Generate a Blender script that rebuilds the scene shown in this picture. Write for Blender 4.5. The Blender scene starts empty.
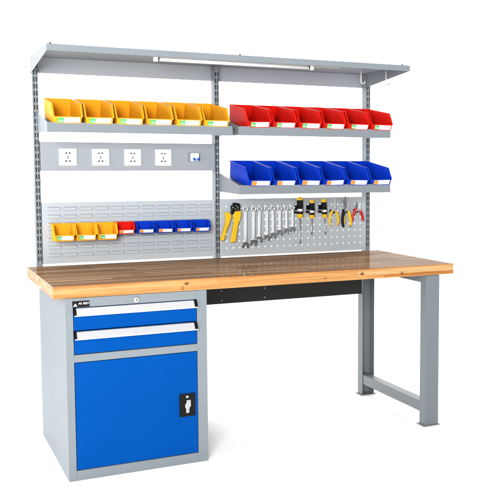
import bpy, bmesh, math, random
from mathutils import Vector, Matrix
random.seed(7)
S = bpy.context.scene
C = S.collection
R = math.radians

# ------------------------------------------------------------------ materials
def newmat(name):
    m = bpy.data.materials.new(name); m.use_nodes = True
    nt = m.node_tree
    return m, nt, nt.nodes['Principled BSDF']

def link(nt, a, b): nt.links.new(a, b)

def bump(nt, b, scale, strength, dist=0.001, detail=2.0):
    tc = nt.nodes.new('ShaderNodeTexCoord')
    n = nt.nodes.new('ShaderNodeTexNoise'); n.inputs['Scale'].default_value = scale; n.inputs['Detail'].default_value = detail
    link(nt, tc.outputs['Object'], n.inputs['Vector'])
    bp = nt.nodes.new('ShaderNodeBump'); bp.inputs['Strength'].default_value = strength; bp.inputs['Distance'].default_value = dist
    link(nt, n.outputs['Fac'], bp.inputs['Height']); link(nt, bp.outputs['Normal'], b.inputs['Normal'])

def paint(name, col, rough=0.4, spec=0.4, var=0.06, orange=(900, 0.08), metal=0.0):
    """sprayed or moulded surface: slight uneven tone, uneven gloss, fine orange-peel bump"""
    m, nt, b = newmat(name)
    tc = nt.nodes.new('ShaderNodeTexCoord')
    n = nt.nodes.new('ShaderNodeTexNoise'); n.inputs['Scale'].default_value = 5.0; n.inputs['Detail'].default_value = 5.0
    link(nt, tc.outputs['Object'], n.inputs['Vector'])
    mx = nt.nodes.new('ShaderNodeMixRGB')
    mx.inputs[1].default_value = tuple(c*(1-var) for c in col)+(1,)
    mx.inputs[2].default_value = tuple(min(1, c*(1+var)) for c in col)+(1,)
    link(nt, n.outputs['Fac'], mx.inputs[0]); link(nt, mx.outputs[0], b.inputs['Base Color'])
    mr = nt.nodes.new('ShaderNodeMapRange'); mr.inputs[3].default_value = rough*0.85; mr.inputs[4].default_value = rough*1.2
    n2 = nt.nodes.new('ShaderNodeTexNoise'); n2.inputs['Scale'].default_value = 23.0; n2.inputs['Detail'].default_value = 4.0
    link(nt, tc.outputs['Object'], n2.inputs['Vector']); link(nt, n2.outputs['Fac'], mr.inputs[0]); link(nt, mr.outputs[0], b.inputs['Roughness'])
    b.inputs['Specular IOR Level'].default_value = spec
    b.inputs['Metallic'].default_value = metal
    if orange: bump(nt, b, orange[0], orange[1], 0.0006)
    return m

def wood(name, ax, rowh, length, knots=(), pal=None):
    """finger-jointed beech staves; ax = the two object axes the staves are laid out on"""
    WOOD_D, WOOD_M, WOOD_L = pal
    m, nt, b = newmat(name)
    tc = nt.nodes.new('ShaderNodeTexCoord'); sp = nt.nodes.new('ShaderNodeSeparateXYZ')
    link(nt, tc.outputs['Object'], sp.inputs[0])
    cb = nt.nodes.new('ShaderNodeCombineXYZ')
    link(nt, sp.outputs[ax[0]], cb.inputs[0]); link(nt, sp.outputs[ax[1]], cb.inputs[1])
    br = nt.nodes.new('ShaderNodeTexBrick')
    br.inputs['Scale'].default_value = 1.0
    br.inputs['Brick Width'].default_value = length; br.inputs['Row Height'].default_value = rowh
    br.inputs['Mortar Size'].default_value = 0.0009; br.inputs['Mortar Smooth'].default_value = 0.6
    br.offset = 0.37; br.offset_frequency = 2; br.squash = 1.35; br.squash_frequency = 3
    br.inputs['Color1'].default_value = (0.0, 0.0, 0.0, 1); br.inputs['Color2'].default_value = (1, 1, 1, 1)
    br.inputs['Mortar'].default_value = (0.25, 0.25, 0.25, 1)
    link(nt, cb.outputs[0], br.inputs['Vector'])
    ramp = nt.nodes.new('ShaderNodeValToRGB')
    e = ramp.color_ramp.elements
    e[0].position = 0.0; e[0].color = WOOD_D+(1,)
    e[1].position = 1.0; e[1].color = WOOD_L+(1,)
    k = ramp.color_ramp.elements.new(0.5); k.color = WOOD_M+(1,)
    link(nt, br.outputs['Color'], ramp.inputs[0])
    # grain
    mp = nt.nodes.new('ShaderNodeMapping'); mp.inputs['Scale'].default_value = (3.0, 130.0, 1.0)
    link(nt, cb.outputs[0], mp.inputs['Vector'])
    n = nt.nodes.new('ShaderNodeTexNoise'); n.inputs['Scale'].default_value = 1.0; n.inputs['Detail'].default_value = 5.0; n.inputs['Distortion'].default_value = 0.6
    link(nt, mp.outputs[0], n.inputs['Vector'])
    rg = nt.nodes.new('ShaderNodeValToRGB'); rg.color_ramp.elements[0].position = 0.3; rg.color_ramp.elements[1].position = 0.75
    rg.color_ramp.elements[0].color = (0.62, 0.52, 0.42, 1); rg.color_ramp.elements[1].color = (1.06, 1.05, 1.03, 1)
    link(nt, n.outputs['Fac'], rg.inputs[0])
    mul = nt.nodes.new('ShaderNodeMixRGB'); mul.blend_type = 'MULTIPLY'; mul.inputs[0].default_value = 1.0
    link(nt, ramp.outputs[0], mul.inputs[1]); link(nt, rg.outputs[0], mul.inputs[2])
    out = mul.outputs[0]
    for (kx, kz, rx, rz, amt) in knots:
        def M(op, a, bb=None):
            q = nt.nodes.new('ShaderNodeMath'); q.operation = op
            if isinstance(a, float): q.inputs[0].default_value = a
            else: link(nt, a, q.inputs[0])
            if bb is not None:
                if isinstance(bb, float): q.inputs[1].default_value = bb
                else: link(nt, bb, q.inputs[1])
            return q.outputs[0]
        dx = M('DIVIDE', M('SUBTRACT', sp.outputs[ax[0]], kx), rx)
        dz = M('DIVIDE', M('SUBTRACT', sp.outputs[ax[1]], kz), rz)
        d = M('ADD', M('MULTIPLY', dx, dx), M('MULTIPLY', dz, dz))
        d = M('ADD', d, M('MULTIPLY', M('SUBTRACT', n.outputs['Fac'], 0.5), 0.9))
        f = nt.nodes.new('ShaderNodeMapRange'); f.inputs[1].default_value = 0.25; f.inputs[2].default_value = 1.3
        f.inputs[3].default_value = amt; f.inputs[4].default_value = 0.0
        link(nt, d, f.inputs[0])
        mk = nt.nodes.new('ShaderNodeMixRGB'); mk.inputs[2].default_value = (0.10, 0.028, 0.008, 1)
        link(nt, f.outputs[0], mk.inputs[0]); link(nt, out, mk.inputs[1]); out = mk.outputs[0]
    link(nt, out, b.inputs['Base Color'])
    b.inputs['Roughness'].default_value = 0.13 if ax == (0, 1) else 0.3
    b.inputs['Specular IOR Level'].default_value = 0.0 if ax == (0, 1) else 0.2
    bp = nt.nodes.new('ShaderNodeBump'); bp.inputs['Strength'].default_value = 0.04; bp.inputs['Distance'].default_value = 0.0006
    link(nt, n.outputs['Fac'], bp.inputs['Height']); link(nt, bp.outputs['Normal'], b.inputs['Normal'])
    if ax == (0, 1):            # satin varnish film over the darkened top
        gl = nt.nodes.new('ShaderNodeBsdfGlossy'); gl.inputs['Roughness'].default_value = 0.06
        ms = nt.nodes.new('ShaderNodeMixShader'); ms.inputs[0].default_value = 0.085
        link(nt, b.outputs[0], ms.inputs[1]); link(nt, gl.outputs[0], ms.inputs[2])
        link(nt, ms.outputs[0], nt.nodes['Material Output'].inputs['Surface'])
        link(nt, bp.outputs['Normal'], gl.inputs['Normal'])
    return m

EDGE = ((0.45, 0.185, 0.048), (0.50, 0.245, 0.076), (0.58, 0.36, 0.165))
TOP_SHADED = ((0.195, 0.114, 0.064), (0.30, 0.187, 0.111), (0.42, 0.285, 0.178))  # same wood as EDGE; the top's dimmer light is put into its colour
M = {}
M['grey'] = paint('grey_powder_coat', (0.178, 0.201, 0.219), 0.42, 0.2)
M['panel'] = paint('grey_coat_brightened', (0.32, 0.352, 0.39), 0.45, 0.2)  # frame grey lightened, standing in for front light on the hood back
M['socketpanel'] = paint('socket_panel_coat_brightened', (0.265, 0.285, 0.308), 0.45, 0.2)  # frame grey lightened a little, front light put into the socket panel colour
M['peg'] = paint('panel_coat_brightened', (0.375, 0.408, 0.435), 0.45, 0.2)  # frame grey lightened most, makes up for weak light on the back panels
M['grey_shaded'] = paint('grey_coat_shaded', (0.017, 0.017, 0.015), 0.45, 0.15)  # frame grey darkened: shade under the tabletop put into the apron colour
M['leg'] = paint('mid_grey_powder_coat', (0.139, 0.156, 0.168), 0.42, 0.3)
M['blue'] = paint('blue_powder_coat', (0.0004, 0.054, 0.255), 0.4, 0.02, 0.10)
M['binblue'] = paint('blue_polypropylene', (0.002, 0.033, 0.42), 0.42, 0.05, 0.08, (400, 0.05))
M['binred'] = paint('red_polypropylene', (0.62, 0.010, 0.005), 0.42, 0.05, 0.08, (400, 0.05))
M['binyellow'] = paint('yellow_polypropylene', (0.76, 0.345, 0.014), 0.42, 0.05, 0.08, (400, 0.05))
M['white'] = paint('white_plastic', (0.80, 0.80, 0.80), 0.3, 0.4, 0.02)
M['lampwhite'] = paint('lamp_enamel', (0.74, 0.725, 0.725), 0.3, 0.3, 0.02)
M['offwhite'] = paint('cream_enamel', (0.40, 0.385, 0.34), 0.3, 0.4, 0.04)
M['card'] = paint('white_card', (0.78, 0.78, 0.76), 0.7, 0.1, 0.03)
M['green'] = paint('green_print', (0.10, 0.42, 0.12), 0.7, 0.1, 0.05)
M['orange'] = paint('orange_print', (0.75, 0.26, 0.05), 0.7, 0.1, 0.05)
M['black'] = paint('black_plastic', (0.005, 0.005, 0.0055), 0.4, 0.12, 0.2)
M['hole'] = paint('dark_recess_and_shadow', (0.006, 0.006, 0.006), 0.9, 0.0, 0.1, None)
M['alu'] = paint('brushed_aluminium', (0.47, 0.47, 0.48), 0.42, 0.5, 0.03, (300, 0.04), 0.25)
M['chrome'] = paint('chromed_steel', (0.70, 0.70, 0.71), 0.16, 0.5, 0.12, (160, 0.25), 1.0)
M['steel'] = paint('worn_tool_steel', (0.20, 0.20, 0.205), 0.22, 0.5, 0.35, (140, 0.3), 1.0)
M['satin'] = paint('satin_zinc', (0.42, 0.42, 0.42), 0.4, 0.4, 0.06, (80, 0.05), 0.75)
M['toolyellow'] = paint('yellow_grip', (0.70, 0.42, 0.004), 0.4, 0.3, 0.06)
M['toolred'] = paint('red_grip', (0.42, 0.008, 0.010), 0.35, 0.4, 0.06)
M['switchblue'] = paint('blue_switch', (0.008, 0.09, 0.46), 0.35, 0.3, 0.05)
M['woodtop'] = wood('varnished_stave_top_shaded', (0, 1), 0.042, 0.46, pal=TOP_SHADED)
M['woodedge'] = wood('varnished_stave_edge', (0, 2), 0.0262, 0.72,
    [(0.574, 0.826, 0.012, 0.0075, 0.9), (0.555, 0.806, 0.010, 0.011, 0.5), (1.262, 0.812, 0.008, 0.006, 0.55),
     (1.462, 0.821, 0.013, 0.008, 0.95), (1.690, 0.812, 0.012, 0.009, 0.7), (0.22, 0.832, 0.030, 0.004, 0.25)], pal=EDGE)
M['woodend'] = wood('varnished_stave_end', (1, 2), 0.0262, 0.085, pal=EDGE)
m, nt, b = newmat('white_studio_floor')
b.inputs['Base Color'].default_value = (0.93, 0.93, 0.93, 1); b.inputs['Roughness'].default_value = 0.9
b.inputs['Specular IOR Level'].default_value = 0.05
bump(nt, b, 40, 0.05); M['floor'] = m

# ------------------------------------------------------------------ mesh helper
class MB:
    def __init__(self, *mats):
        self.bm = bmesh.new(); self.mats = list(mats)
    def face(self, vs, mi=0):
        f = self.bm.faces.new(vs); f.material_index = mi; return f
    def box(self, x0, x1, y0, y1, z0, z1, mi=0):
        v = [self.bm.verts.new(p) for p in ((x0,y0,z0),(x1,y0,z0),(x1,y1,z0),(x0,y1,z0),(x0,y0,z1),(x1,y0,z1),(x1,y1,z1),(x0,y1,z1))]
        for q in ((3,2,1,0),(4,5,6,7),(0,1,5,4),(1,2,6,5),(2,3,7,6),(3,0,4,7)): self.face([v[i] for i in q], mi)
        return v
    def prism(self, pts, axis, a, b, mi=0):
        """closed polygon given in the other two axes, extruded along axis from a to b"""
        def P(p, t):
            return {'X': (t, p[0], p[1]), 'Y': (p[0], t, p[1]), 'Z': (p[0], p[1], t)}[axis]
        A = [self.bm.verts.new(P(p, a)) for p in pts]; B = [self.bm.verts.new(P(p, b)) for p in pts]
        n = len(pts)
        self.face(A, mi); self.face(list(reversed(B)), mi)
        for i in range(n): self.face([A[i], B[i], B[(i+1)%n], A[(i+1)%n]], mi)
        return A+B
    def tube(self, path, rad, seg=10, mi=0, flat=1.0, nrm=None):
        """swept round (or flattened along nrm) section"""
        path = [Vector(p) for p in path]
        if not hasattr(rad, '__len__'): rad = [rad]*len(path)
        rings = []
        up = Vector(nrm) if nrm else None
        prev = None
        for i, p in enumerate(path):
            t = (path[min(i+1, len(path)-1)]-path[max(i-1, 0)]).normalized()
            if up is not None: a = (up-t*up.dot(t)).normalized()
            else:
                ref = prev if prev is not None else (Vector((0,0,1)) if abs(t.z) < 0.9 else Vector((1,0,0)))
                a = (ref-t*ref.dot(t)).normalized()
            prev = a
            c = t.cross(a)
            rings.append([self.bm.verts.new(p+a*(math.cos(2*math.pi*k/seg)*rad[i]*flat)+c*(math.sin(2*math.pi*k/seg)*rad[i])) for k in range(seg)])
        for r0, r1 in zip(rings, rings[1:]):
            for k in range(seg): self.face([r0[k], r0[(k+1)%seg], r1[(k+1)%seg], r1[k]], mi)
        self.face(list(reversed(rings[0])), mi); self.face(rings[-1], mi)
    def lathe(self, prof, x, y, seg=16, mi=0, axis='Z', z=0):
        """profile of (radius, height) about a vertical (Z) or horizontal axis"""
        rings = []
        for r, h in prof:
            ring = []
            for k in range(seg):
                a = 2*math.pi*k/seg
                p = (x+r*math.cos(a), y+r*math.sin(a), h) if axis == 'Z' else ((x+r*math.cos(a), h, z+r*math.sin(a)) if axis == 'Y' else (h, y+r*math.cos(a), z+r*math.sin(a)))
                ring.append(self.bm.verts.new(p))
            rings.append(ring)
        for i, (r0, r1) in enumerate(zip(rings, rings[1:])):
            q = mi[i] if isinstance(mi, (list, tuple)) else mi
            for k in range(seg): self.face([r0[k], r0[(k+1)%seg], r1[(k+1)%seg], r1[k]], q)
        q0 = mi[0] if isinstance(mi, (list, tuple)) else mi; q1 = mi[-1] if isinstance(mi, (list, tuple)) else mi
        self.face(list(reversed(rings[0])), q0); self.face(rings[-1], q1)
    def grid_sheet(self, xs, zs, y, holes, mi=0):
        """sheet in the XZ plane with the cells for which holes(i, j) is true left open"""
        V = {}
        def v(i, j):
            if (i, j) not in V: V[(i, j)] = self.bm.verts.new((xs[i], y, zs[j]))
            return V[(i, j)]
        for i in range(len(xs)-1):
            for j in range(len(zs)-1):
                if not holes(i, j): self.face([v(i, j), v(i+1, j), v(i+1, j+1), v(i, j+1)], mi)
    def build(self, name, parent=None, bevel=0.0, solid=0.0, smooth=False, seg=2):
        bm = self.bm
        bmesh.ops.recalc_face_normals(bm, faces=bm.faces[:])
        me = bpy.data.meshes.new(name); bm.to_mesh(me); bm.free()
        for mm in self.mats: me.materials.append(M[mm])
        o = bpy.data.objects.new(name, me); C.objects.link(o)
        if parent is not None: o.parent = parent
        if solid:
            s = o.modifiers.new('thickness', 'SOLIDIFY'); s.thickness = solid; s.offset = 0
        if bevel:
            bv = o.modifiers.new('edge', 'BEVEL'); bv.width = bevel; bv.segments = seg; bv.limit_method = 'ANGLE'; bv.angle_limit = R(40)
        if smooth:
            for p in me.polygons: p.use_smooth = True
        return o

def thing(name, label, cat, loc=(0,0,0), group=None, rot=(0,0,0)):
    o = bpy.data.objects.new(name, None); C.objects.link(o); o.empty_display_size = 0.05
    o.location = loc; o.rotation_euler = rot
    o['label'] = label; o['category'] = cat
    if group: o['group'] = group
    return o
def tag(o, label, cat, group=None):
    o['label'] = label; o['category'] = cat
    if group: o['group'] = group
    return o
def copy_tree(o, parent=None):
    c = o.copy(); C.objects.link(c)
    if parent is not None: c.parent = parent; c.matrix_parent_inverse = o.matrix_parent_inverse.copy()
    for ch in list(o.children): copy_tree(ch, c)
    return c

# ------------------------------------------------------------------ dimensions (metres)
W, D, H, HB = 2.0, 0.808, 0.845, 0.793

# ------------------------------------------------------------------ floor
mb = MB('floor')
f = [mb.bm.verts.new(p) for p in ((-60,-40,0),(60,-40,0),(60,90,0),(-60,90,0))]
mb.face(f)
fl = mb.build('floor'); fl['kind'] = 'structure'

# ------------------------------------------------------------------ workbench
wb = thing('workbench', 'long grey steel workbench with wooden butcher block top and slotted back frame', 'workbench', (1.0, 0.4, 0))
def P(o):                       # keep parts in world coordinates under an Empty
    o.matrix_parent_inverse = o.parent.matrix_basis.inverted() if o.parent.parent is None else Matrix()
    return o
def wpart(mb, name, parent=None, **k):
    o = mb.build(name, parent or wb, **k)
    if (parent or wb).type == 'EMPTY': P(o)
    return o

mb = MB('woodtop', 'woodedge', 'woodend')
v = mb.box(0, W, 0, D, HB, H)
mb.bm.faces.ensure_lookup_table()
bmesh.ops.recalc_face_normals(mb.bm, faces=mb.bm.faces[:])
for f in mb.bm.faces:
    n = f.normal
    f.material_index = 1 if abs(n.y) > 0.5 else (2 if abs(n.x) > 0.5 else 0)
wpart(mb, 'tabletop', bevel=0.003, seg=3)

# legs of the right-hand frame
LX0, LX1 = 1.8386, 1.9179
for y0, y1 in ((0.006, 0.063), (0.704, 0.761)):
    mb = MB('leg')
    if y0 < 0.3: pr = [(LX0, y0), (LX1, y0), (LX1, y1), (LX1-0.003, y1), (LX1-0.003, y0+0.003), (LX0+0.003, y0+0.003), (LX0+0.003, y1), (LX0, y1)]
    else: pr = [(LX0, y1), (LX0, y0), (LX0+0.003, y0), (LX0+0.003, y1-0.003), (LX1-0.003, y1-0.003), (LX1-0.003, y0), (LX1, y0), (LX1, y1)]
    mb.prism(pr, 'Z', 0.005, HB-0.0045)           # folded channel, open towards the other leg
    leg = wpart(mb, 'leg', bevel=0.0012, seg=2)
    mb = MB('leg')
    mb.box(LX0-0.012, LX1+0.010, y0-0.006, y1+0.010, 0.0005, 0.0048)
    mb.build('foot_plate', leg, bevel=0.0015)
mb = MB('leg'); mb.box(LX0+0.0045, LX1-0.022, 0.0105, 0.7565, 0.066, 0.122)
wpart(mb, 'stretcher', bevel=0.003)
mb = MB('leg'); mb.box(LX0+0.0045, LX1-0.0045, 0.0105, 0.7565, HB-0.045, HB-0.006)
wpart(mb, 'top_rail', bevel=0.003)
mb = MB('leg'); mb.box(LX0-0.10, LX1-0.001, 0.0075, 0.7600, HB-0.0042, HB-0.0005)
wpart(mb, 'mounting_flange', bevel=0.001)
# rear apron, a folded sheet
mb = MB('grey_shaded')
mb.prism([(0.704,0.606),(0.704,0.791),(0.708,0.791),(0.708,0.612),(0.735,0.612),(0.735,0.606)], 'X', 0.6695, LX0-0.004)
ap = wpart(mb, 'apron', bevel=0.001)
for bx in (0.976, 1.2245):
    mb = MB('leg')
    mb.lathe([(0.0055,0.7038),(0.0055,0.7018),(0.003,0.7003)], bx, 0, 8, 0, 'Y', 0.6245)
    mb.build('bolt', ap)
    mb = MB('leg'); mb.lathe([(0.0055,0.7038),(0.0055,0.7018),(0.003,0.7003)], bx, 0, 8, 0, 'Y', 0.677)
    mb.build('bolt', ap)

# slotted uprights
UY, UYB, UZ0, UZ1 = 0.8425, 0.898, 0.787, 1.889
UPX = [(0.0556, 0.0808), (0.9955, 1.0205), (1.9343, 1.9600)]
for x0, x1 in UPX:
    mb = MB('grey')
    c = (x0+x1)/2
    xs = [x0, c-0.0083, c-0.0031, c+0.0031, c+0.0083, x1]
    zs = [UZ0]; z = 0.868
    while z+0.023 < UZ1-0.01:
        zs += [z, z+0.0235]; z += 0.0345
    zs.append(UZ1)
    mb.grid_sheet(xs, zs, UY, lambda i, j: i in (1, 3) and j % 2 == 1)
    t = 0.0018
    mb.box(x0, x0+t, UY, UYB, UZ0, UZ1); mb.box(x1-t, x1, UY, UYB, UZ0, UZ1)
    mb.box(x0+t, x1-t, UYB-t, UYB, UZ0, UZ1)
    mb.box(x0+t, x1-t, 0.7655, UY-0.001, 0.7875, 0.7925)       # bracket under the tabletop
    wpart(mb, 'upright')

# louvred panel
LPX0, LPX1, LPZ0, LPZ1 = 0.0825, 0.988, 0.852, 1.1625
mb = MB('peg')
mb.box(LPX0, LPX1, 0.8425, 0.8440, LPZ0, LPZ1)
mb.box(LPX0, LPX0+0.0018, 0.8440, 0.858, LPZ0, LPZ1); mb.box(LPX1-0.0018, LPX1, 0.8440, 0.858, LPZ0, LPZ1)
mb.box(LPX0+.002, LPX1-.002, 0.8440, 0.858, LPZ1-0.0018, LPZ1); mb.box(LPX0+.002, LPX1-.002, 0.8440, 0.858, LPZ0, LPZ0+0.0018)
for r in range(7):
    for c in range(11):
        xa = 0.1075+0.0796*c; zt = 1.142-0.0391*r; w_ = 0.066
        # pressed-out tongue: flat front, sloping ends, open underside
        y0, y1 = 0.8425, 0.8335
        f1 = [(xa,y0,zt-0.0015),(xa+w_,y0,zt-0.0015),(xa+w_,y0,zt-0.0185),(xa,y0,zt-0.0185)]
        f2 = [(xa+0.004,y1,zt-0.0055),(xa+w_-0.004,y1,zt-0.0055),(xa+w_-0.0025,y1,zt-0.0185),(xa+0.0025,y1,zt-0.0185)]
        a = [mb.bm.verts.new(p) for p in f1]; bq = [mb.bm.verts.new(p) for p in f2]
        mb.face(bq)
        for i in (0, 1, 3): mb.face([a[i], a[(i+1)%4], bq[(i+1)%4], bq[i]])
    # underside left open: the slot behind each tongue
    for c in range(11):
        xa = 0.1075+0.0796*c; zt = 1.142-0.0391*r
        g = MB  # (slots are shaded by the tongue itself)
wpart(mb, 'louvre_panel')

# perforated panel
PX0, PX1, PZ0, PZ1 = 1.0225, 1.931, 0.849, 1.1655
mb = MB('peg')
def edges(lo, hi, first, pitch, hole):
    e = [lo]; t = first
    while t+hole/2 < hi-0.012:
        if t-hole/2 > lo+0.008: e += [t-hole/2, t+hole/2]
        t += pitch
    e.append(hi); return e
xs = edges(PX0, PX1, 1.476-0.0381*11, 0.0381, 0.0070)
zs = edges(PZ0, PZ1, 1.047-0.0384*4, 0.0384, 0.0070)
mb.grid_sheet(xs, zs, 0.8433, lambda i, j: i % 2 == 1 and j % 2 == 1)
pegp = wpart(mb, 'perforated_panel', solid=0.0015)
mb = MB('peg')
mb.box(PX0+.001, PX1-.001, 0.8445, 0.858, PZ1-0.0018, PZ1); mb.box(PX0+.001, PX1-.001, 0.8445, 0.858, PZ0, PZ0+0.0018)
mb.build('panel_flange', pegp)

# socket panel
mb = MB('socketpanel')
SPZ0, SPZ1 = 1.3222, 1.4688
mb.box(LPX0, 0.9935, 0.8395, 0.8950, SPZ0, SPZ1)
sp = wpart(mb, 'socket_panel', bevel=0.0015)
for (x0, x1) in ((0.173, 0.257), (0.336, 0.420), (0.4995, 0.586), (0.6625, 0.748)):
    cx, cz = (x0+x1)/2, 1.3925
    mb = MB('white', 'hole')
    mb.box(cx-0.0425, cx+0.0425, 0.8330, 0.8393, cz-0.0425, cz+0.0425)
    yy = (0.8326, 0.8329)
    for dx in (-0.0078, 0.0078):
        mb.box(cx+dx-0.0035, cx+dx+0.0035, yy[0], yy[1], cz+0.0165, cz+0.0245, 1)
        s = 1 if dx > 0 else -1
        p = [(cx+dx*1.15-0.0045, cz-0.0235+s*0.0015), (cx+dx*1.15+0.0045, cz-0.0235-s*0.0015), (cx+dx*1.15+0.0045, cz-0.0165-s*0.0015), (cx+dx*1.15-0.0045, cz-0.0165+s*0.0015)]
        mb.prism(p, 'Y', yy[0], yy[1], 1)
    mb.box(cx-0.002, cx+0.002, yy[0], yy[1], cz-0.010, cz+0.007, 1)
    mb.build('power_socket', sp, bevel=0.0012)
mb = MB('white', 'switchblue', 'grey', 'hole')
bx0, bx1, bz0, bz1 = 0.853, 0.896, 1.374, 1.4165
mb.box(bx0-0.012, bx0-0.0005, 0.8345, 0.8393, bz0-0.003, bz1+0.003, 2)
mb.box(bx0, bx1, 0.8150, 0.8393, bz0, bz1)
mb.box(bx0+0.009, bx0+0.0205, 0.8085, 0.8148, bz0+0.003, bz0+0.019, 1); mb.box(bx0+0.0205, bx1-0.010, 0.8105, 0.8148, bz0+0.003, bz0+0.010, 1)
mb.box(bx1-0.010, bx1-0.002, 0.8085, 0.8148, bz0+0.003, bz0+0.019, 1)
mb.box(bx1+0.0005, bx1+0.006, 0.8250, 0.8393, bz0, bz1, 3)  # dark box standing in for the shadow right of the breaker
mb.build('circuit_breaker', sp, bevel=0.0006)

# hood over the back frame
HX0, HX1, HY0, HY1, HZ = 0.0532, 1.940, 0.352, 0.902, 1.894
LIPB, HBZ = 1.8645, 1.8135
t = 0.0018
mb = MB('grey')
mb.box(HX0, HX1, HY0, HY1, HZ-t, HZ)
mb.box(HX0, HX1, HY0, HY0+t, LIPB, HZ-t)
mb.box(HX0+t, HX1-t, HY0+t, HY0+0.016, LIPB, LIPB+t)
for xa in (HX0, HX1-t):
    mb.prism([(HY0+t, LIPB), (HY0+t, HZ-t), (HY1, HZ-t), (HY1, HBZ-0.002), (HY1-0.03, HBZ-0.002)], 'X', xa, xa+t)
hood = wpart(mb, 'hood')
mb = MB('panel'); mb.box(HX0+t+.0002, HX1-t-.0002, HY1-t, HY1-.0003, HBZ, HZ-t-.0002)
mb.build('back_panel', hood)
for (nx, ny) in ((0.072, 0.372), (0.972, 0.374), (1.902, 0.375)):
    mb = MB('black'); mb.lathe([(0.006, HZ+0.0002),(0.006, HZ+0.005),(0.004, HZ+0.007)], nx, ny, 10)
    mb.build('bolt', hood)

# ------------------------------------------------------------------ lamp and hooks under the hood
lt = thing('tube_lamp', 'slim white fluorescent tube fitting under the top hood', 'lamp', (0.98, 0.47, 1.875))
ly, lz = 0.44, 1.8615
mb = MB('lampwhite'); mb.box(0.557, 1.402, ly-0.013, ly+0.013, lz+0.0115, HZ-t-0.0005)
P(mb.build('base', lt, bevel=0.002))
mb = MB('lampwhite'); mb.tube([(0.585, ly, lz), (1.380, ly, lz)], 0.0088, 14)
P(mb.build('glass_tube', lt, smooth=True))
for xa in (0.557, 1.380):
    mb = MB('lampwhite', 'black'); mb.box(xa, xa+0.020, ly-0.0115, ly+0.0115, lz-0.0110, lz+0.0112)
    mb.box(xa+(0.0202 if xa < 1 else -0.0052), xa+(0.0252 if xa < 1 else -0.0002), ly-0.0098, ly+0.0098, lz-0.0096, lz+0.0104, 1)
    P(mb.build('end_cap', lt, bevel=0.002))
mb = MB('offwhite'); mb.tube([(1.404, ly, lz+0.006), (1.48, ly, lz+0.010), (1.556, ly, lz+0.008)], 0.0038, 8)
P(mb.build('power_lead', lt))
for hx, lab in ((1.7165, 'cream J-shaped hook under the hood, in front of the right upright'), (1.8735, 'cream J-shaped hook under the hood nearest its right end')):
    mb = MB('offwhite')
    path = [(hx, 0.50, HZ-t-0.0005), (hx, 0.50, 1.812)]
    for k in range(1, 8):
        a = math.pi*k/8*1.15
        path.append((hx+0.0115-0.0115*math.cos(a), 0.50, 1.812-0.0125*math.sin(a)))
    mb.tube(path, 0.0042, 8)
    o = mb.build('hanging_hook', smooth=True)
    tag(o, lab, 'hook', 'hooks under the hood')

# ------------------------------------------------------------------ shelves for bins
def shelf(x0, x1, zt, label):
    zb = zt-0.0465; y0 = 0.524
    s = thing('bin_shelf', label, 'shelf', ((x0+x1)/2, 0.84, zb), 'hooked on bin shelves')
    t = 0.0018
    mb = MB('grey')
    mb.box(x0+t, x1-t, y0, y0+t, zb, zt)
    a = [(y0+t, zt-0.0150), (0.835, zt+0.0312), (0.835, zt+0.0330), (y0+t, zt-0.0132)]
    mb.prism(a, 'X', x0+t, x1-t)
    mb.box(x0+t, x1-t, y0+t, y0+0.014, zb, zb+t)
    P(mb.build('tray', s, bevel=0.0006))
    for xa in (x0, x1-t):
        mb = MB('grey')
        if xa == x0: tp = [(y0, zt), (0.838, zt+0.062)]
        else: tp = [(y0, zt-0.016), (0.838, zt+0.029)]       # clears the last bin
        mb.prism([(y0, zb)]+tp+[(0.838, zb+0.006)], 'X', xa, xa+t)
        P(mb.build('end_bracket', s, bevel=0.0004))
    return s
AZ, BZ = 1.5538, 1.2488
shelf(0.0726, 0.9846, AZ, 'grey metal shelf carrying the row of large yellow bins')
shelf(1.0168, 1.919, AZ, 'grey metal shelf carrying the row of red bins')
shelf(1.0168, 1.919, BZ, 'grey metal shelf carrying the row of large blue bins')

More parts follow.
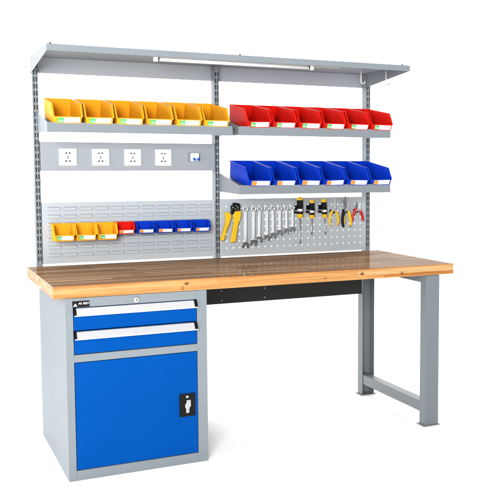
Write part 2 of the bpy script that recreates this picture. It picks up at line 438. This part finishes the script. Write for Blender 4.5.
# ------------------------------------------------------------------ bins
def make_bin(mat, w, d, h, lip, back, tint, label, cat='storage bin', lh=None):
    """open-fronted stacking bin; origin at the middle of the front bottom edge, y runs to the back"""
    root = thing('storage_bin', label, cat)
    mb = MB(mat)
    bw, tw = w/2-0.0100, w/2-0.0065
    fl = 0.0062
    slope = (lambda z: bw+(tw-bw)*z/h)
    prof = [(0.012, 0.0), (0.0, lip), (back, h), (d, h), (d, 0.0)]
    L = [mb.bm.verts.new((-slope(z), y, z)) for y, z in prof]
    Rr = [mb.bm.verts.new((slope(z), y, z)) for y, z in prof]
    mb.face(L); mb.face(list(reversed(Rr)))
    mb.face([L[0], L[4], Rr[4], Rr[0]]); mb.face([L[4], L[3], Rr[3], Rr[4]]); mb.face([L[0], Rr[0], Rr[1], L[1]])
    for A, sgn in ((L, -1), (Rr, 1)):        # rolled rim
        E_ = [mb.bm.verts.new((A[i].co.x+sgn*fl, A[i].co.y, A[i].co.z)) for i in (1, 2, 3)]
        mb.face([A[1], A[2], E_[1], E_[0]]); mb.face([A[2], A[3], E_[2], E_[1]])
    bk = [mb.bm.verts.new((s*(tw+fl), d+(0.012 if d > 0.2 else 0.006), h)) for s in (-1, 1)]
    mb.face([L[3], Rr[3], bk[1], bk[0]])
    th = 0.0032 if h > 0.08 else 0.0026
    mb.build('bin_body', root, solid=th, bevel=0.0009)
    # label on the leaning front lip
    n = Vector((0, -lip, -0.012)).normalized(); up = Vector((0, -0.012, lip)).normalized()
    def lipbox(mm, xa, xb, u0, u1, o0, o1, mi):
        base = Vector((0, 0.012, 0))
        vs = []
        for o_ in (o0, o1):
            for (x, u) in ((xa, u0), (xb, u0), (xb, u1), (xa, u1)):
                p = base+up*u+n*o_; vs.append(mm.bm.verts.new((x, p.y, p.z)))
        for q in ((0,1,2,3),(7,6,5,4),(0,4,5,1),(1,5,6,2),(2,6,7,3),(3,7,4,0)): mm.face([vs[i] for i in q], mi)
    ll = math.hypot(lip, 0.012)
    x0, x1 = -w*0.335, w*0.385
    c0, c1 = ll*0.22, ll*0.92
    o0 = th/2+0.0002
    mb = MB('card'); lipbox(mb, x0, x1, c0, c1, o0, o0+0.0006, 0)
    card = mb.build('label_card', root)
    mb = MB(tint, 'card'); xm = x0+(x1-x0)*0.28
    lipbox(mb, x0+0.0005, xm, c0+0.0006, c1-0.0006, o0+0.0008, o0+0.0011, 0)
    if tint == 'green':
        lipbox(mb, x0+(xm-x0)*.22, x0+(xm-x0)*.36, c0+(c1-c0)*.25, c0+(c1-c0)*.55, o0+0.0013, o0+0.0015, 1)
        lipbox(mb, x0+(xm-x0)*.45, x0+(xm-x0)*.85, c0+(c1-c0)*.25, c0+(c1-c0)*.42, o0+0.0013, o0+0.0015, 1)
    mb.build('label_patch', card)
    mb = MB(mat)          # holder rails
    lipbox(mb, x0-0.003, x1+0.003, c0-0.003, c0-0.0004, o0, o0+0.0022, 0)
    lipbox(mb, x0-0.003, x0-0.0004, c0-0.0004, c1, o0, o0+0.0022, 0); lipbox(mb, x1+0.0004, x1+0.003, c0-0.0004, c1, o0, o0+0.0022, 0)
    mb.build('label_holder', root)
    return root

ORD = ['leftmost', 'second from the left', 'third from the left', 'third from the right', 'second from the right', 'rightmost']
def row(proto, xs, y, z, tilt, labels, group):
    for i, x in enumerate(xs):
        o = proto if i == 0 else copy_tree(proto)
        o.location = (x+random.uniform(-.0012, .0012), y+random.uniform(-.0015, .003)*(tilt > 0), z); o.rotation_euler = (R(tilt), 0, R(random.uniform(-.7, .7)))
        o['label'] = labels[i]; o['group'] = group
        for ch in o.children:
            if ch.name.startswith('label_card'): ch.rotation_euler = (0, R(random.uniform(-1.6, 1.6)), 0); ch.location = (random.uniform(-.002, .002), 0, 0)
BW = 0.1415
TILT = 8.5
yb = make_bin('binyellow', BW, 0.295, 0.094, 0.0355, 0.050, 'green', 'x')
row(yb, [0.1665+0.1462*i for i in range(6)], 0.517, AZ-0.0095, TILT,
    ['large yellow bin with green label corner, %s on its shelf' % o for o in ORD], 'large yellow bins on the upper left shelf')
rb = make_bin('binred', BW, 0.295, 0.094, 0.0355, 0.050, 'green', 'x')
row(rb, [1.1285+0.1460*i for i in range(6)], 0.517, AZ-0.0095, TILT,
    ['large red bin with green label corner, %s on its shelf' % o for o in ORD], 'large red bins on the upper right shelf')
bb = make_bin('binblue', BW, 0.295, 0.094, 0.0355, 0.050, 'orange', 'x')
row(bb, [1.1290+0.1454*i for i in range(6)], 0.517, BZ-0.0095, TILT,
    ['large blue bin with orange label corner, %s on its shelf' % o for o in ORD], 'large blue bins on the lower right shelf')
sy = make_bin('binyellow', 0.108, 0.108, 0.082, 0.029, 0.032, 'green', 'x')
row(sy, [0.171, 0.2775, 0.3825], 0.716, 0.975, 0,
    ['small yellow bin clipped to the louvred panel, leftmost of three', 'small yellow bin clipped to the louvred panel, middle of three', 'small yellow bin on the louvred panel beside the small red bin'], 'small yellow bins on the louvred panel')
sr = make_bin('binred', 0.1, 0.078, 0.059, 0.023, 0.026, 'orange', 'x')
row(sr, [0.4815], 0.747, 0.998, 0, ['small red bin on the louvred panel between the yellow and blue ones'], 'small red bins on the louvred panel')
del sr['group']
sb = make_bin('binblue', 0.1, 0.078, 0.059, 0.023, 0.026, 'orange', 'x')
row(sb, [0.583, 0.6865, 0.7865, 0.8885], 0.747, 0.998, 0,
    ['small blue bin on the louvred panel, touching the small red bin', 'small blue bin on the louvred panel, second from the red one', 'small blue bin on the louvred panel, third from the red one', 'small blue bin at the right end of the louvred panel row'], 'small blue bins on the louvred panel')

# ------------------------------------------------------------------ drawer cabinet
cab = thing('drawer_cabinet', 'grey steel cabinet with two blue drawers over a blue door under the bench', 'cabinet', (0.358, 0.38, 0))
def cpart(mb, name, **k): return P(mb.build(name, cab, **k))
CX0, CX1, CY0, CY1, CT = 0.0493, 0.6678, 0.006, 0.761, 0.7915
FX0, FX1 = 0.0812, 0.6225
mb = MB('grey')
mb.box(CX0, FX0, CY0, CY0+0.03, 0.0005, CT); mb.box(FX1, CX1, CY0, CY0+0.03, 0.0005, CT)
for z0, z1 in ((0.0008, 0.0435), (0.5155, 0.5475), (0.7515, CT-0.0005)):
    mb.box(FX0+0.0002, FX1-0.0002, CY0+0.0006, CY0+0.03, z0, z1)
mb.box(CX0, CX0+0.002, CY0+0.0302, CY1, 0.0005, CT); mb.box(CX1-0.002, CX1, CY0+0.0302, CY1, 0.0005, CT)
mb.box(CX0+0.0022, CX1-0.0022, CY1-0.002, CY1, 0.0005, CT)
mb.box(CX0+0.0022, CX1-0.0022, CY0+0.0302, CY1-0.0022, 0.003, 0.005); mb.box(CX0+0.0022, CX1-0.0022, CY0+0.0302, CY1-0.0022, CT-0.002, CT-0.0004)
cpart(mb, 'carcass', bevel=0.0016)
def drawer(z0, z1):
    mb = MB('blue', 'hole')
    mb.box(FX0+0.0025, FX1-0.0025, CY0+0.001, CY0+0.02, z0, z1-0.034)
    mb.box(FX0+0.0035, FX1-0.0035, CY0+0.012, CY0+0.02, z1-0.0338, z1-0.001)
    mb.box(FX0+0.012, FX1-0.012, CY0+0.0205, CY1-0.06, z0+0.005, z1-0.012, 1)
    dr = cpart(mb, 'drawer', bevel=0.001)
    mb = MB('alu')
    zt, zb = z1-0.002, z1-0.034
    y = CY0
    # sloping grip profile, full length, its lower lip standing proud
    mb.prism([(y+0.010, zt), (y-0.003, zt), (y-0.021, zb+0.005), (y-0.021, zb), (y-0.014, zb), (y-0.014, zb+0.003), (y+0.010, zb+0.003)], 'X', FX0+0.0125, FX1-0.0155)
    mb.box(FX0+0.0035, FX0+0.0123, y-0.0208, y-0.014, zb, zb+0.0052); mb.box(FX1-0.0153, FX1-0.0010, y-0.0208, y-0.014, zb, zb+0.0052)
    mb.build('drawer_handle', dr, bevel=0.0008)
    for xa, xb in ((FX0+0.003, FX0+0.0122), (FX1-0.0152, FX1-0.0015)):
        mb = MB('black')
        mb.prism([(y+0.010, zt+0.001), (y-0.004, zt+0.001), (y-0.0200, zb+0.0056), (y+0.010, zb+0.0056)], 'X', xa, xb)
        mb.build('end_cap', dr, bevel=0.0008)
drawer(0.6530, 0.7495)
drawer(0.5510, 0.6485)
mb = MB('blue'); mb.box(FX0+0.0025, FX1-0.0025, CY0+0.001, CY0+0.02, 0.0465, 0.5125)
door = cpart(mb, 'door', bevel=0.0012)
mb = MB('black', 'satin')
mb.box(0.5345, 0.6080, CY0-0.004, CY0+0.0008, 0.2205, 0.3255)
mb.lathe([(0.0065, CY0-0.0042), (0.0065, CY0-0.0065), (0.0045, CY0-0.0072)], 0.5705, 0, 14, 1, 'Y', 0.3110)
lk = mb.build('lock_plate', door, bevel=0.0025)
mb = MB('satin')
mb.prism([(0.563, 0.238), (0.577, 0.238), (0.579, 0.262), (0.585, 0.268), (0.585, 0.2975), (0.566, 0.2975), (0.566, 0.284), (0.559, 0.276), (0.559, 0.262), (0.563, 0.258)], 'Y', CY0-0.0125, CY0-0.0043)
mb.build('latch_handle', door, bevel=0.002)
# maker's plate and lock on the top rail
mb = MB('black', 'card')
mb.box(0.0790, 0.1500, CY0-0.0012, CY0+0.0004, 0.7530, 0.7790)
mb.prism([(0.0815, 0.7570), (0.0990, 0.7570), (0.0915, 0.7690)], 'Y', CY0-0.0017, CY0-0.0013, 1)
pl = cpart(mb, 'maker_plate')
def lettering(txt, x, y, z, size, mat, parent):
    cu = bpy.data.curves.new('lettering', 'FONT'); cu.body = txt; cu.size = size; cu.extrude = 0.0002
    tmp = bpy.data.objects.new('lettering', cu); C.objects.link(tmp)
    dg = bpy.context.evaluated_depsgraph_get()
    me = bpy.data.meshes.new_from_object(tmp.evaluated_get(dg))
    bpy.data.objects.remove(tmp)
    me.transform(Matrix.Translation((x, y, z)) @ Matrix.Rotation(math.pi/2, 4, 'X'))
    me.materials.clear(); me.materials.append(M[mat])
    o = bpy.data.objects.new('lettering', me); C.objects.link(o); o.parent = parent
    return o
lettering('AK BEST', 0.1035, CY0-0.0016, 0.7640, 0.0125, 'card', pl)
mb = MB('satin', 'hole')
mb.lathe([(0.0125, CY0+0.0004), (0.0125, CY0-0.003), (0.010, CY0-0.0045)], 0.3505, 0, 20, 0, 'Y', 0.7675)
mb.box(0.3492, 0.3518, CY0-0.0049, CY0-0.0046, 0.7625, 0.7725, 1)
cpart(mb, 'lock')

# ------------------------------------------------------------------ hand tools on the perforated panel
PY = 0.8420        # front face of the panel
def peg_clip(x, z, label, half=0.016):
    t_ = thing('tool_clip', label, 'clip', (x, PY, z), 'spring clips behind the screwdrivers')
    mb = MB('black'); mb.box(x-0.026, x+0.026, PY-0.006, PY-0.0004, z-0.017, z+0.030)  # black plate enlarged to imitate the screwdriver shadows on the panel
    P(mb.build('back_plate', t_, bevel=0.001))
    for s in (-1, 1):
        mb = MB('chrome')
        mb.tube([(x+s*0.006, PY-0.004, z), (x+s*(half+0.007), PY-0.012, z), (x+s*(half+0.006), PY-0.030, z), (x+s*(half-0.001), PY-0.043, z), (x+s*(half+0.006), PY-0.051, z)], 0.0055, 8, 0)
        P(mb.build('spring_arm', t_, smooth=True))
    return t_
def screwdriver(x, ztop, zh, ztip, r, label, lean=0.0):
    s = thing('screwdriver', label, 'screwdriver', (x, PY-0.026, ztop), 'screwdrivers on the perforated panel', (0, lean, 0))
    L = ztop-zh
    mb = MB('toolyellow', 'black', 'white')
    prof = [(r*0.60, 0), (r*0.86, -0.002), (r*0.97, -0.008), (r, -0.016), (r*0.99, -0.0175), (r, -L*0.52), (r*0.86, -L*0.56), (r*0.86, -L*0.67), (r*1.0, -L*0.70), (r*1.0, -L*0.80), (r*0.93, -L*0.90), (r*0.62, -L*0.985), (0.005, -L)]
    mats = [0, 0, 0, 0, 1, 1, 2, 1, 1, 0, 0, 0]
    prof = list(reversed(prof)); mats = list(reversed(mats))
    mb.lathe(prof, 0, 0, 12, mats)
    mb.build('handle', s, smooth=True)
    mb = MB('satin', 'steel'); tip = ztip-ztop
    mb.lathe([(0.0006, tip), (0.0026, tip+0.006), (0.0032, tip+0.016), (0.0034, tip+0.017), (0.0034, -L+0.0005)], 0, 0, 10, [1, 1, 1, 0])
    mb.build('shaft', s, smooth=True)
    return s
SD = [(1.490, 1.1715, 1.0500, 0.902, 0.0180, 'largest screwdriver, yellow and black handle, right of the wrenches'),
      (1.5655, 1.1535, 1.0450, 0.950, 0.0155, 'middle of the three yellow and black screwdrivers'),
      (1.6410, 1.1575, 1.0470, 0.951, 0.0155, 'yellow and black screwdriver next to the long nose pliers')]
for i, (x, a, b_, c, r, lab) in enumerate(SD):
    screwdriver(x, a, b_, c, r, lab, (0.0, 0.01, -0.05)[i])
    peg_clip(x+(0, 0, 0.002)[i], 1.094, ('chrome spring clip holding the largest screwdriver', 'chrome spring clip holding the middle screwdriver', 'chrome spring clip holding the screwdriver beside the pliers')[i], r+0.001)

# wrenches on a wire rack
rk = thing('wrench_rack', 'wire rack holding the row of chrome wrenches', 'tool rack', (1.30, PY, 1.112))
mb = MB('chrome')
mb.tube([(1.125, PY-0.004, 1.118), (1.130, PY-0.018, 1.114)] + [(1.14+0.0155*k, PY-0.020, 1.112+(0.0028 if k % 2 else -0.0028)) for k in range(22)] + [(1.478, PY-0.018, 1.110), (1.483, PY-0.004, 1.113)], 0.0022, 6)
P(mb.build('wire', rk, smooth=True))
WR = [(1.1575, 0.891), (1.2065, 0.903), (1.2420, 0.9205), (1.2855, 0.929), (1.3200, 0.9405), (1.3635, 0.956), (1.4020, 0.964), (1.4410, 0.9715)]
for i, (x, zb) in enumerate(WR):
    mb = MB('chrome')
    mb.tube([(x, PY-0.0005, 1.121), (x, PY-0.022, 1.119), (x, PY-0.030, 1.1155), (x, PY-0.034, 1.121)], 0.0022, 6)
    P(mb.build('hook', rk, smooth=True))
    ln = 1.119-zb; sc = 0.76+0.36*(ln/0.228)
    lab = ('longest chrome combination wrench, at the left end of the rack' if i == 0 else
           'shortest chrome combination wrench, at the right end of the rack' if i == 7 else
           'chrome combination wrench, %s longest on the wire rack' % ('second', 'third', 'fourth', 'fifth', 'sixth', 'seventh')[i-1])
    wr = thing('wrench', lab, 'wrench', (x, PY-0.0285, 1.119), 'chrome combination wrenches on the rack', (0, (0.012, 0.02, 0.03, 0.01, -0.005, 0.012, -0.01, 0.0)[i], 0))
    # ring end on top, open jaw at the bottom, all in the XZ plane
    hw = 0.0084*sc; ro = 0.0145*sc; ri = 0.0088*sc; th = 0.0032
    mb = MB('chrome')
    n = 20
    cz = -ri+0.001
    ringo = [(ro*math.sin(2*math.pi*k/n), cz+ro*math.cos(2*math.pi*k/n)) for k in range(n)]
    ringi = [(ri*math.sin(2*math.pi*k/n), cz+ri*math.cos(2*math.pi*k/n)) for k in range(n)]
    for yy, rev in ((-th, False), (th, True)):
        vo = [mb.bm.verts.new((p[0], yy, p[1])) for p in ringo]; vi = [mb.bm.verts.new((p[0], yy, p[1])) for p in ringi]
        for k in range(n): mb.face([vo[k], vo[(k+1)%n], vi[(k+1)%n], vi[k]])
        if not rev: A1, A2 = vo, vi
        else: B1, B2 = vo, vi
    for k in range(n):
        mb.face([A1[k], A1[(k+1)%n], B1[(k+1)%n], B1[k]]); mb.face([A2[k], A2[(k+1)%n], B2[(k+1)%n], B2[k]])
    mb.build('ring_end', wr, bevel=0.0008)
    zt = cz-ro+0.001; zj = -ln+0.030*sc
    mb = MB('chrome')
    mb.prism([(-hw, zt), (hw, zt), (hw*0.85, zt-0.02), (hw*0.85, zj+0.012), (hw*1.2, zj), (-hw*1.2, zj), (-hw*0.85, zj+0.012), (-hw*0.85, zt-0.02)], 'Y', -th*0.8, th*0.8)
    mb.build('shank', wr, bevel=0.001)
    k = 0.0175*sc; zz = -ln
    jaw = [(-hw*1.15, zj+0.0005), (hw*1.15, zj+0.0005), (k*0.95, zj-0.008*sc), (k*1.05, zj-0.018*sc), (k*0.85, zz), (k*0.42, zz+0.002), (k*0.40, zj-0.012*sc), (0, zj-0.016*sc+0.004), (-k*0.40, zj-0.013*sc), (-k*0.52, zz+0.004), (-k*0.95, zz+0.003), (-k*1.05, zj-0.016*sc), (-k*0.9, zj-0.008*sc)]
    mb = MB('steel'); mb.prism(jaw, 'Y', -th, th)
    mb.build('open_jaw', wr, bevel=0.0008)

def peg_hook(x, z, label, w_=0.014):
    h = thing('peg_hook', label, 'hook', (x, PY, z), 'double peg hooks under the pliers')
    mb = MB('black'); mb.box(x-w_-0.004, x+w_+0.004, PY-0.003, PY-0.0004, z-0.010, z+0.012); P(mb.build('back_plate', h, bevel=0.001))
    for s in (-1, 1):
        mb = MB('chrome'); mb.tube([(x+s*w_, PY-0.003, z), (x+s*w_, PY-0.030, z-0.003), (x+s*w_, PY-0.036, z+0.004)], 0.0025, 6)
        P(mb.build('prong', h, smooth=True))
    return h

def pliers(name, label, x, z, jaw_parts, pivot_r, handles, group=None, y=PY-0.022):
    """jaw_parts: polygons (material, pts) in XZ; handles: (material, path, radii, tipmat)"""
    p = thing(name, label, 'pliers', (x, y, z), group)
    for mat, pts, y0, y1 in jaw_parts:
        mb = MB(mat); mb.prism(pts, 'Y', y0, y1); mb.build('jaw', p, bevel=0.0012)
    if pivot_r:
        mb = MB('satin'); mb.lathe([(pivot_r, -0.0062), (pivot_r, -0.0082), (pivot_r*0.7, -0.0090)], 0, 0, 14, 0, 'Y', 0); mb.build('rivet', p)
    for mats, path, rad, split in handles:
        g = MB(*mats)
        pth = [(a, 0, b) for a, b in path]; rad = [q*1.18 for q in rad]
        g.tube(pth, rad, 12, 0, 0.8, (0, 1, 0))
        if split: g.tube([(a, -0.003, b) for a, b in split], 0.0032, 8, 1)
        g.build('grip', p, smooth=True)
    return p

# long nose pliers, yellow grips
def curve(pts, n=12):
    """Catmull-Rom through 2-D points"""
    P_ = [pts[0]]+list(pts)+[pts[-1]]; out = []
    for i in range(1, len(P_)-2):
        for k in range(n):
            t_ = k/n
            q = []
            for a in (0, 1):
                p0, p1, p2, p3 = (P_[i+j][a] for j in (-1, 0, 1, 2))
                q.append(0.5*(2*p1+(p2-p0)*t_+(2*p0-5*p1+4*p2-p3)*t_*t_+(3*p1-p0-3*p2+p3)*t_**3))
            out.append(tuple(q))
    out.append(tuple(pts[-1])); return out
def radii(n, keys):
    out = []
    for i in range(n):
        t_ = i/(n-1)*(len(keys)-1); k = min(int(t_), len(keys)-2)
        out.append(keys[k]+(keys[k+1]-keys[k])*(t_-k))
    return out
def grip(mats, pts, keys, split=None):
    c = curve(pts, 6)
    return (mats, c, radii(len(c), keys), split)

peg_hook(1.708, 1.083, 'double peg hook behind the yellow long nose pliers')
pliers('long_nose_pliers', 'long nose pliers with yellow grips and slim steel jaws', 1.708, 1.095,
    [('satin', [(-0.013, -0.010), (0.001, -0.012), (0.0045, 0.02), (0.0035, 0.077), (0.0008, 0.079), (-0.004, 0.03), (-0.012, 0.014)], -0.006, 0.0),
     ('satin', [(0.014, -0.010), (0.000, -0.012), (0.0048, 0.02), (0.0040, 0.077), (0.0075, 0.077), (0.013, 0.03), (0.015, 0.014)], -0.0055, 0.0005)], 0.007,
    [grip(('toolyellow', 'black'), [(-0.008, -0.004), (-0.016, -0.018), (-0.025, -0.045), (-0.027, -0.070), (-0.019, -0.092)], [0.005, 0.0075, 0.0065, 0.006, 0.0045]),
     grip(('toolyellow', 'black'), [(0.010, -0.004), (0.018, -0.018), (0.027, -0.045), (0.029, -0.070), (0.020, -0.092)], [0.005, 0.0075, 0.0065, 0.006, 0.0045])], 'pliers on the perforated panel')
peg_hook(1.791, 1.083, 'double peg hook behind the black and yellow pliers')
pliers('combination_pliers', 'combination pliers with black and yellow two-tone grips', 1.791, 1.095,
    [('steel', [(-0.015, -0.010), (0.001, -0.012), (0.002, 0.02), (-0.006, 0.074), (-0.014, 0.077), (-0.021, 0.06), (-0.024, 0.035), (-0.017, 0.012)], -0.007, 0.0),
     ('satin', [(0.016, -0.010), (0.000, -0.012), (0.0025, 0.02), (-0.0045, 0.072), (0.003, 0.066), (0.015, 0.035), (0.017, 0.012)], -0.0065, 0.0005)], 0.0075,
    [grip(('black', 'toolyellow'), [(-0.010, -0.004), (-0.019, -0.020), (-0.026, -0.050), (-0.026, -0.080), (-0.019, -0.104)], [0.006, 0.009, 0.0078, 0.0072, 0.0055], [(-0.012, -0.040), (-0.014, -0.060), (-0.012, -0.085)]),
     grip(('toolyellow', 'black'), [(0.012, -0.004), (0.017, -0.020), (0.024, -0.050), (0.029, -0.080), (0.024, -0.102)], [0.006, 0.0085, 0.0078, 0.0072, 0.006], [(0.021, -0.095), (0.024, -0.1035)])], 'pliers on the perforated panel')
peg_hook(1.864, 1.083, 'double peg hook behind the red pliers')
pliers('diagonal_pliers', 'short cutting pliers with red grips near the right upright', 1.864, 1.095,
    [('steel', [(-0.014, -0.010), (0.001, -0.012), (0.0015, 0.034), (-0.006, 0.040), (-0.016, 0.018)], -0.006, 0.0),
     ('chrome', [(0.018, -0.012), (0.000, -0.012), (0.0022, 0.034), (0.010, 0.038), (0.021, 0.016)], -0.0055, 0.0005)], 0.008,
    [grip(('toolred', 'black'), [(-0.008, 0.006), (-0.016, -0.012), (-0.027, -0.035), (-0.034, -0.055), (-0.035, -0.072)], [0.007, 0.0085, 0.008, 0.0072, 0.006]),
     grip(('toolred', 'black'), [(0.009, -0.004), (0.021, -0.014), (0.031, -0.035), (0.036, -0.055), (0.037, -0.072)], [0.006, 0.0085, 0.008, 0.0072, 0.006])], 'pliers on the perforated panel')

# crimping tool / wire stripper at the left end
peg_hook(1.098, 1.118, 'double peg hook behind the yellow wire stripper')
ws = thing('wire_stripper', 'wire stripper with yellow handles and black head left of the wrenches', 'wire stripper', (1.09, PY-0.022, 1.09))
mb = MB('black')
mb.prism([(-0.020, -0.008), (-0.013, 0.022), (-0.006, 0.050), (0.000, 0.057), (0.020, 0.055), (0.037, 0.050), (0.038, 0.020), (0.034, -0.002), (0.012, -0.004), (-0.006, -0.006)], 'Y', -0.009, 0.006)
mb.build('head', ws, bevel=0.003)
mb = MB('satin')
for (px, pz) in ((0.008, 0.022), (0.024, 0.018), (0.014, 0.038)): mb.lathe([(0.0032, -0.0088), (0.0032, -0.0108), (0.002, -0.0115)], px, 0, 10, 0, 'Y', pz)
mb.build('rivet', ws)
mb = MB('steel'); mb.prism([(-0.004, -0.006), (0.010, -0.004), (0.006, -0.05), (-0.002, -0.07)], 'Y', -0.003, 0.003); mb.build('return_spring', ws, bevel=0.001)
for pts in ([(-0.050, 0.000), (-0.047, 0.006), (-0.022, 0.000), (-0.015, -0.006), (-0.016, -0.030), (-0.026, -0.060), (-0.040, -0.090), (-0.056, -0.146), (-0.060, -0.152), (-0.076, -0.150), (-0.078, -0.143), (-0.062, -0.098), (-0.050, -0.060), (-0.047, -0.030)],
            [(0.002, 0.010), (0.036, 0.012), (0.043, 0.004), (0.042, -0.024), (0.030, -0.052), (0.022, -0.080), (0.012, -0.150), (0.008, -0.161), (-0.014, -0.164), (-0.020, -0.156), (-0.008, -0.095), (-0.001, -0.050), (-0.004, -0.022)]):
    mb = MB('toolyellow'); mb.prism(pts, 'Y', -0.010, 0.008); mb.build('grip', ws, bevel=0.0045, seg=3)

# ------------------------------------------------------------------ camera
yaw, pitch, roll = R(27.256935), R(-4.667894), R(0.119218)
f = Vector((math.sin(yaw)*math.cos(pitch), math.cos(yaw)*math.cos(pitch), math.sin(pitch)))
r0 = Vector((math.cos(yaw), -math.sin(yaw), 0)); u0 = r0.cross(f)
r = math.cos(roll)*r0+math.sin(roll)*u0; u = -math.sin(roll)*r0+math.cos(roll)*u0
cd = bpy.data.cameras.new('camera'); cam = bpy.data.objects.new('camera', cd); C.objects.link(cam)
mw = Matrix((r, u, -f)).transposed().to_4x4(); mw.translation = Vector((-0.56827634, -3.82235735, 1.35831715))
cam.matrix_world = mw
cd.sensor_fit = 'VERTICAL'; cd.sensor_height = 36; cd.sensor_width = 36
cd.lens = 884.31365/500*36
cd.shift_x = -111.26108/500; cd.shift_y = -13.360335/500
cd.clip_end = 300
S.camera = cam

# ------------------------------------------------------------------ studio light
w = bpy.data.worlds.new('World'); S.world = w; w.use_nodes = True
nt = w.node_tree; bg = nt.nodes['Background']
tc = nt.nodes.new('ShaderNodeTexCoord'); sp_ = nt.nodes.new('ShaderNodeSeparateXYZ'); link(nt, tc.outputs['Generated'], sp_.inputs[0])
mr = nt.nodes.new('ShaderNodeMapRange'); mr.interpolation_type = 'SMOOTHSTEP'
mr.inputs[1].default_value = -0.35; mr.inputs[2].default_value = 0.35
mr.inputs[3].default_value = 0.34; mr.inputs[4].default_value = 3.3       # behind the camera / behind the bench
link(nt, sp_.outputs[1], mr.inputs[0])
ml = nt.nodes.new('ShaderNodeMapRange'); ml.interpolation_type = 'SMOOTHSTEP'      # added brightening from the left, lifts the left-facing sides
ml.inputs[1].default_value = 0.45; ml.inputs[2].default_value = 0.95; ml.inputs[3].default_value = 0.0; ml.inputs[4].default_value = 0.5
ng = nt.nodes.new('ShaderNodeMath'); ng.operation = 'MULTIPLY'; ng.inputs[1].default_value = -1.0
link(nt, sp_.outputs[0], ng.inputs[0]); link(nt, ng.outputs[0], ml.inputs[0])
ad = nt.nodes.new('ShaderNodeMath'); ad.operation = 'ADD'
link(nt, mr.outputs[0], ad.inputs[0]); link(nt, ml.outputs[0], ad.inputs[1]); mz = nt.nodes.new('ShaderNodeMapRange'); mz.interpolation_type = 'SMOOTHSTEP'      # world dimmed overhead to deepen the shade inside the bins
mz.inputs[1].default_value = 0.30; mz.inputs[2].default_value = 0.80; mz.inputs[3].default_value = 1.0; mz.inputs[4].default_value = 0.72
link(nt, sp_.outputs[2], mz.inputs[0])
mu = nt.nodes.new('ShaderNodeMath'); mu.operation = 'MULTIPLY'
link(nt, ad.outputs[0], mu.inputs[0]); link(nt, mz.outputs[0], mu.inputs[1]); link(nt, mu.outputs[0], bg.inputs['Strength'])
bg.inputs['Color'].default_value = (1, 1, 1, 1)

def area(name, loc, target, size, power, sy=None, col=(1, 1, 1)):
    l = bpy.data.lights.new(name, 'AREA'); l.energy = power; l.size = size; l.color = col
    if sy: l.shape = 'RECTANGLE'; l.size_y = sy
    o = bpy.data.objects.new(name, l); C.objects.link(o); o.location = loc
    o.rotation_euler = (Vector(target)-Vector(loc)).to_track_quat('-Z', 'Y').to_euler()
    return o
area('key_softbox', (-3.2, -0.4, 1.6), (0.1, 0.4, 0.7), 1.8, 45, 1.8)
area('front_softbox', (-1.7, -4.6, 2.0), (1.0, 0.8, 1.15), 1.5, 400, 1.5)
area('overhead_softbox', (1.0, -0.6, 3.9), (1.0, 0.3, 0.0), 3.0, 30, 2.2)

S.view_settings.view_transform = 'Standard'; S.view_settings.look = 'None'
S.view_settings.exposure = 0; S.view_settings.gamma = 1
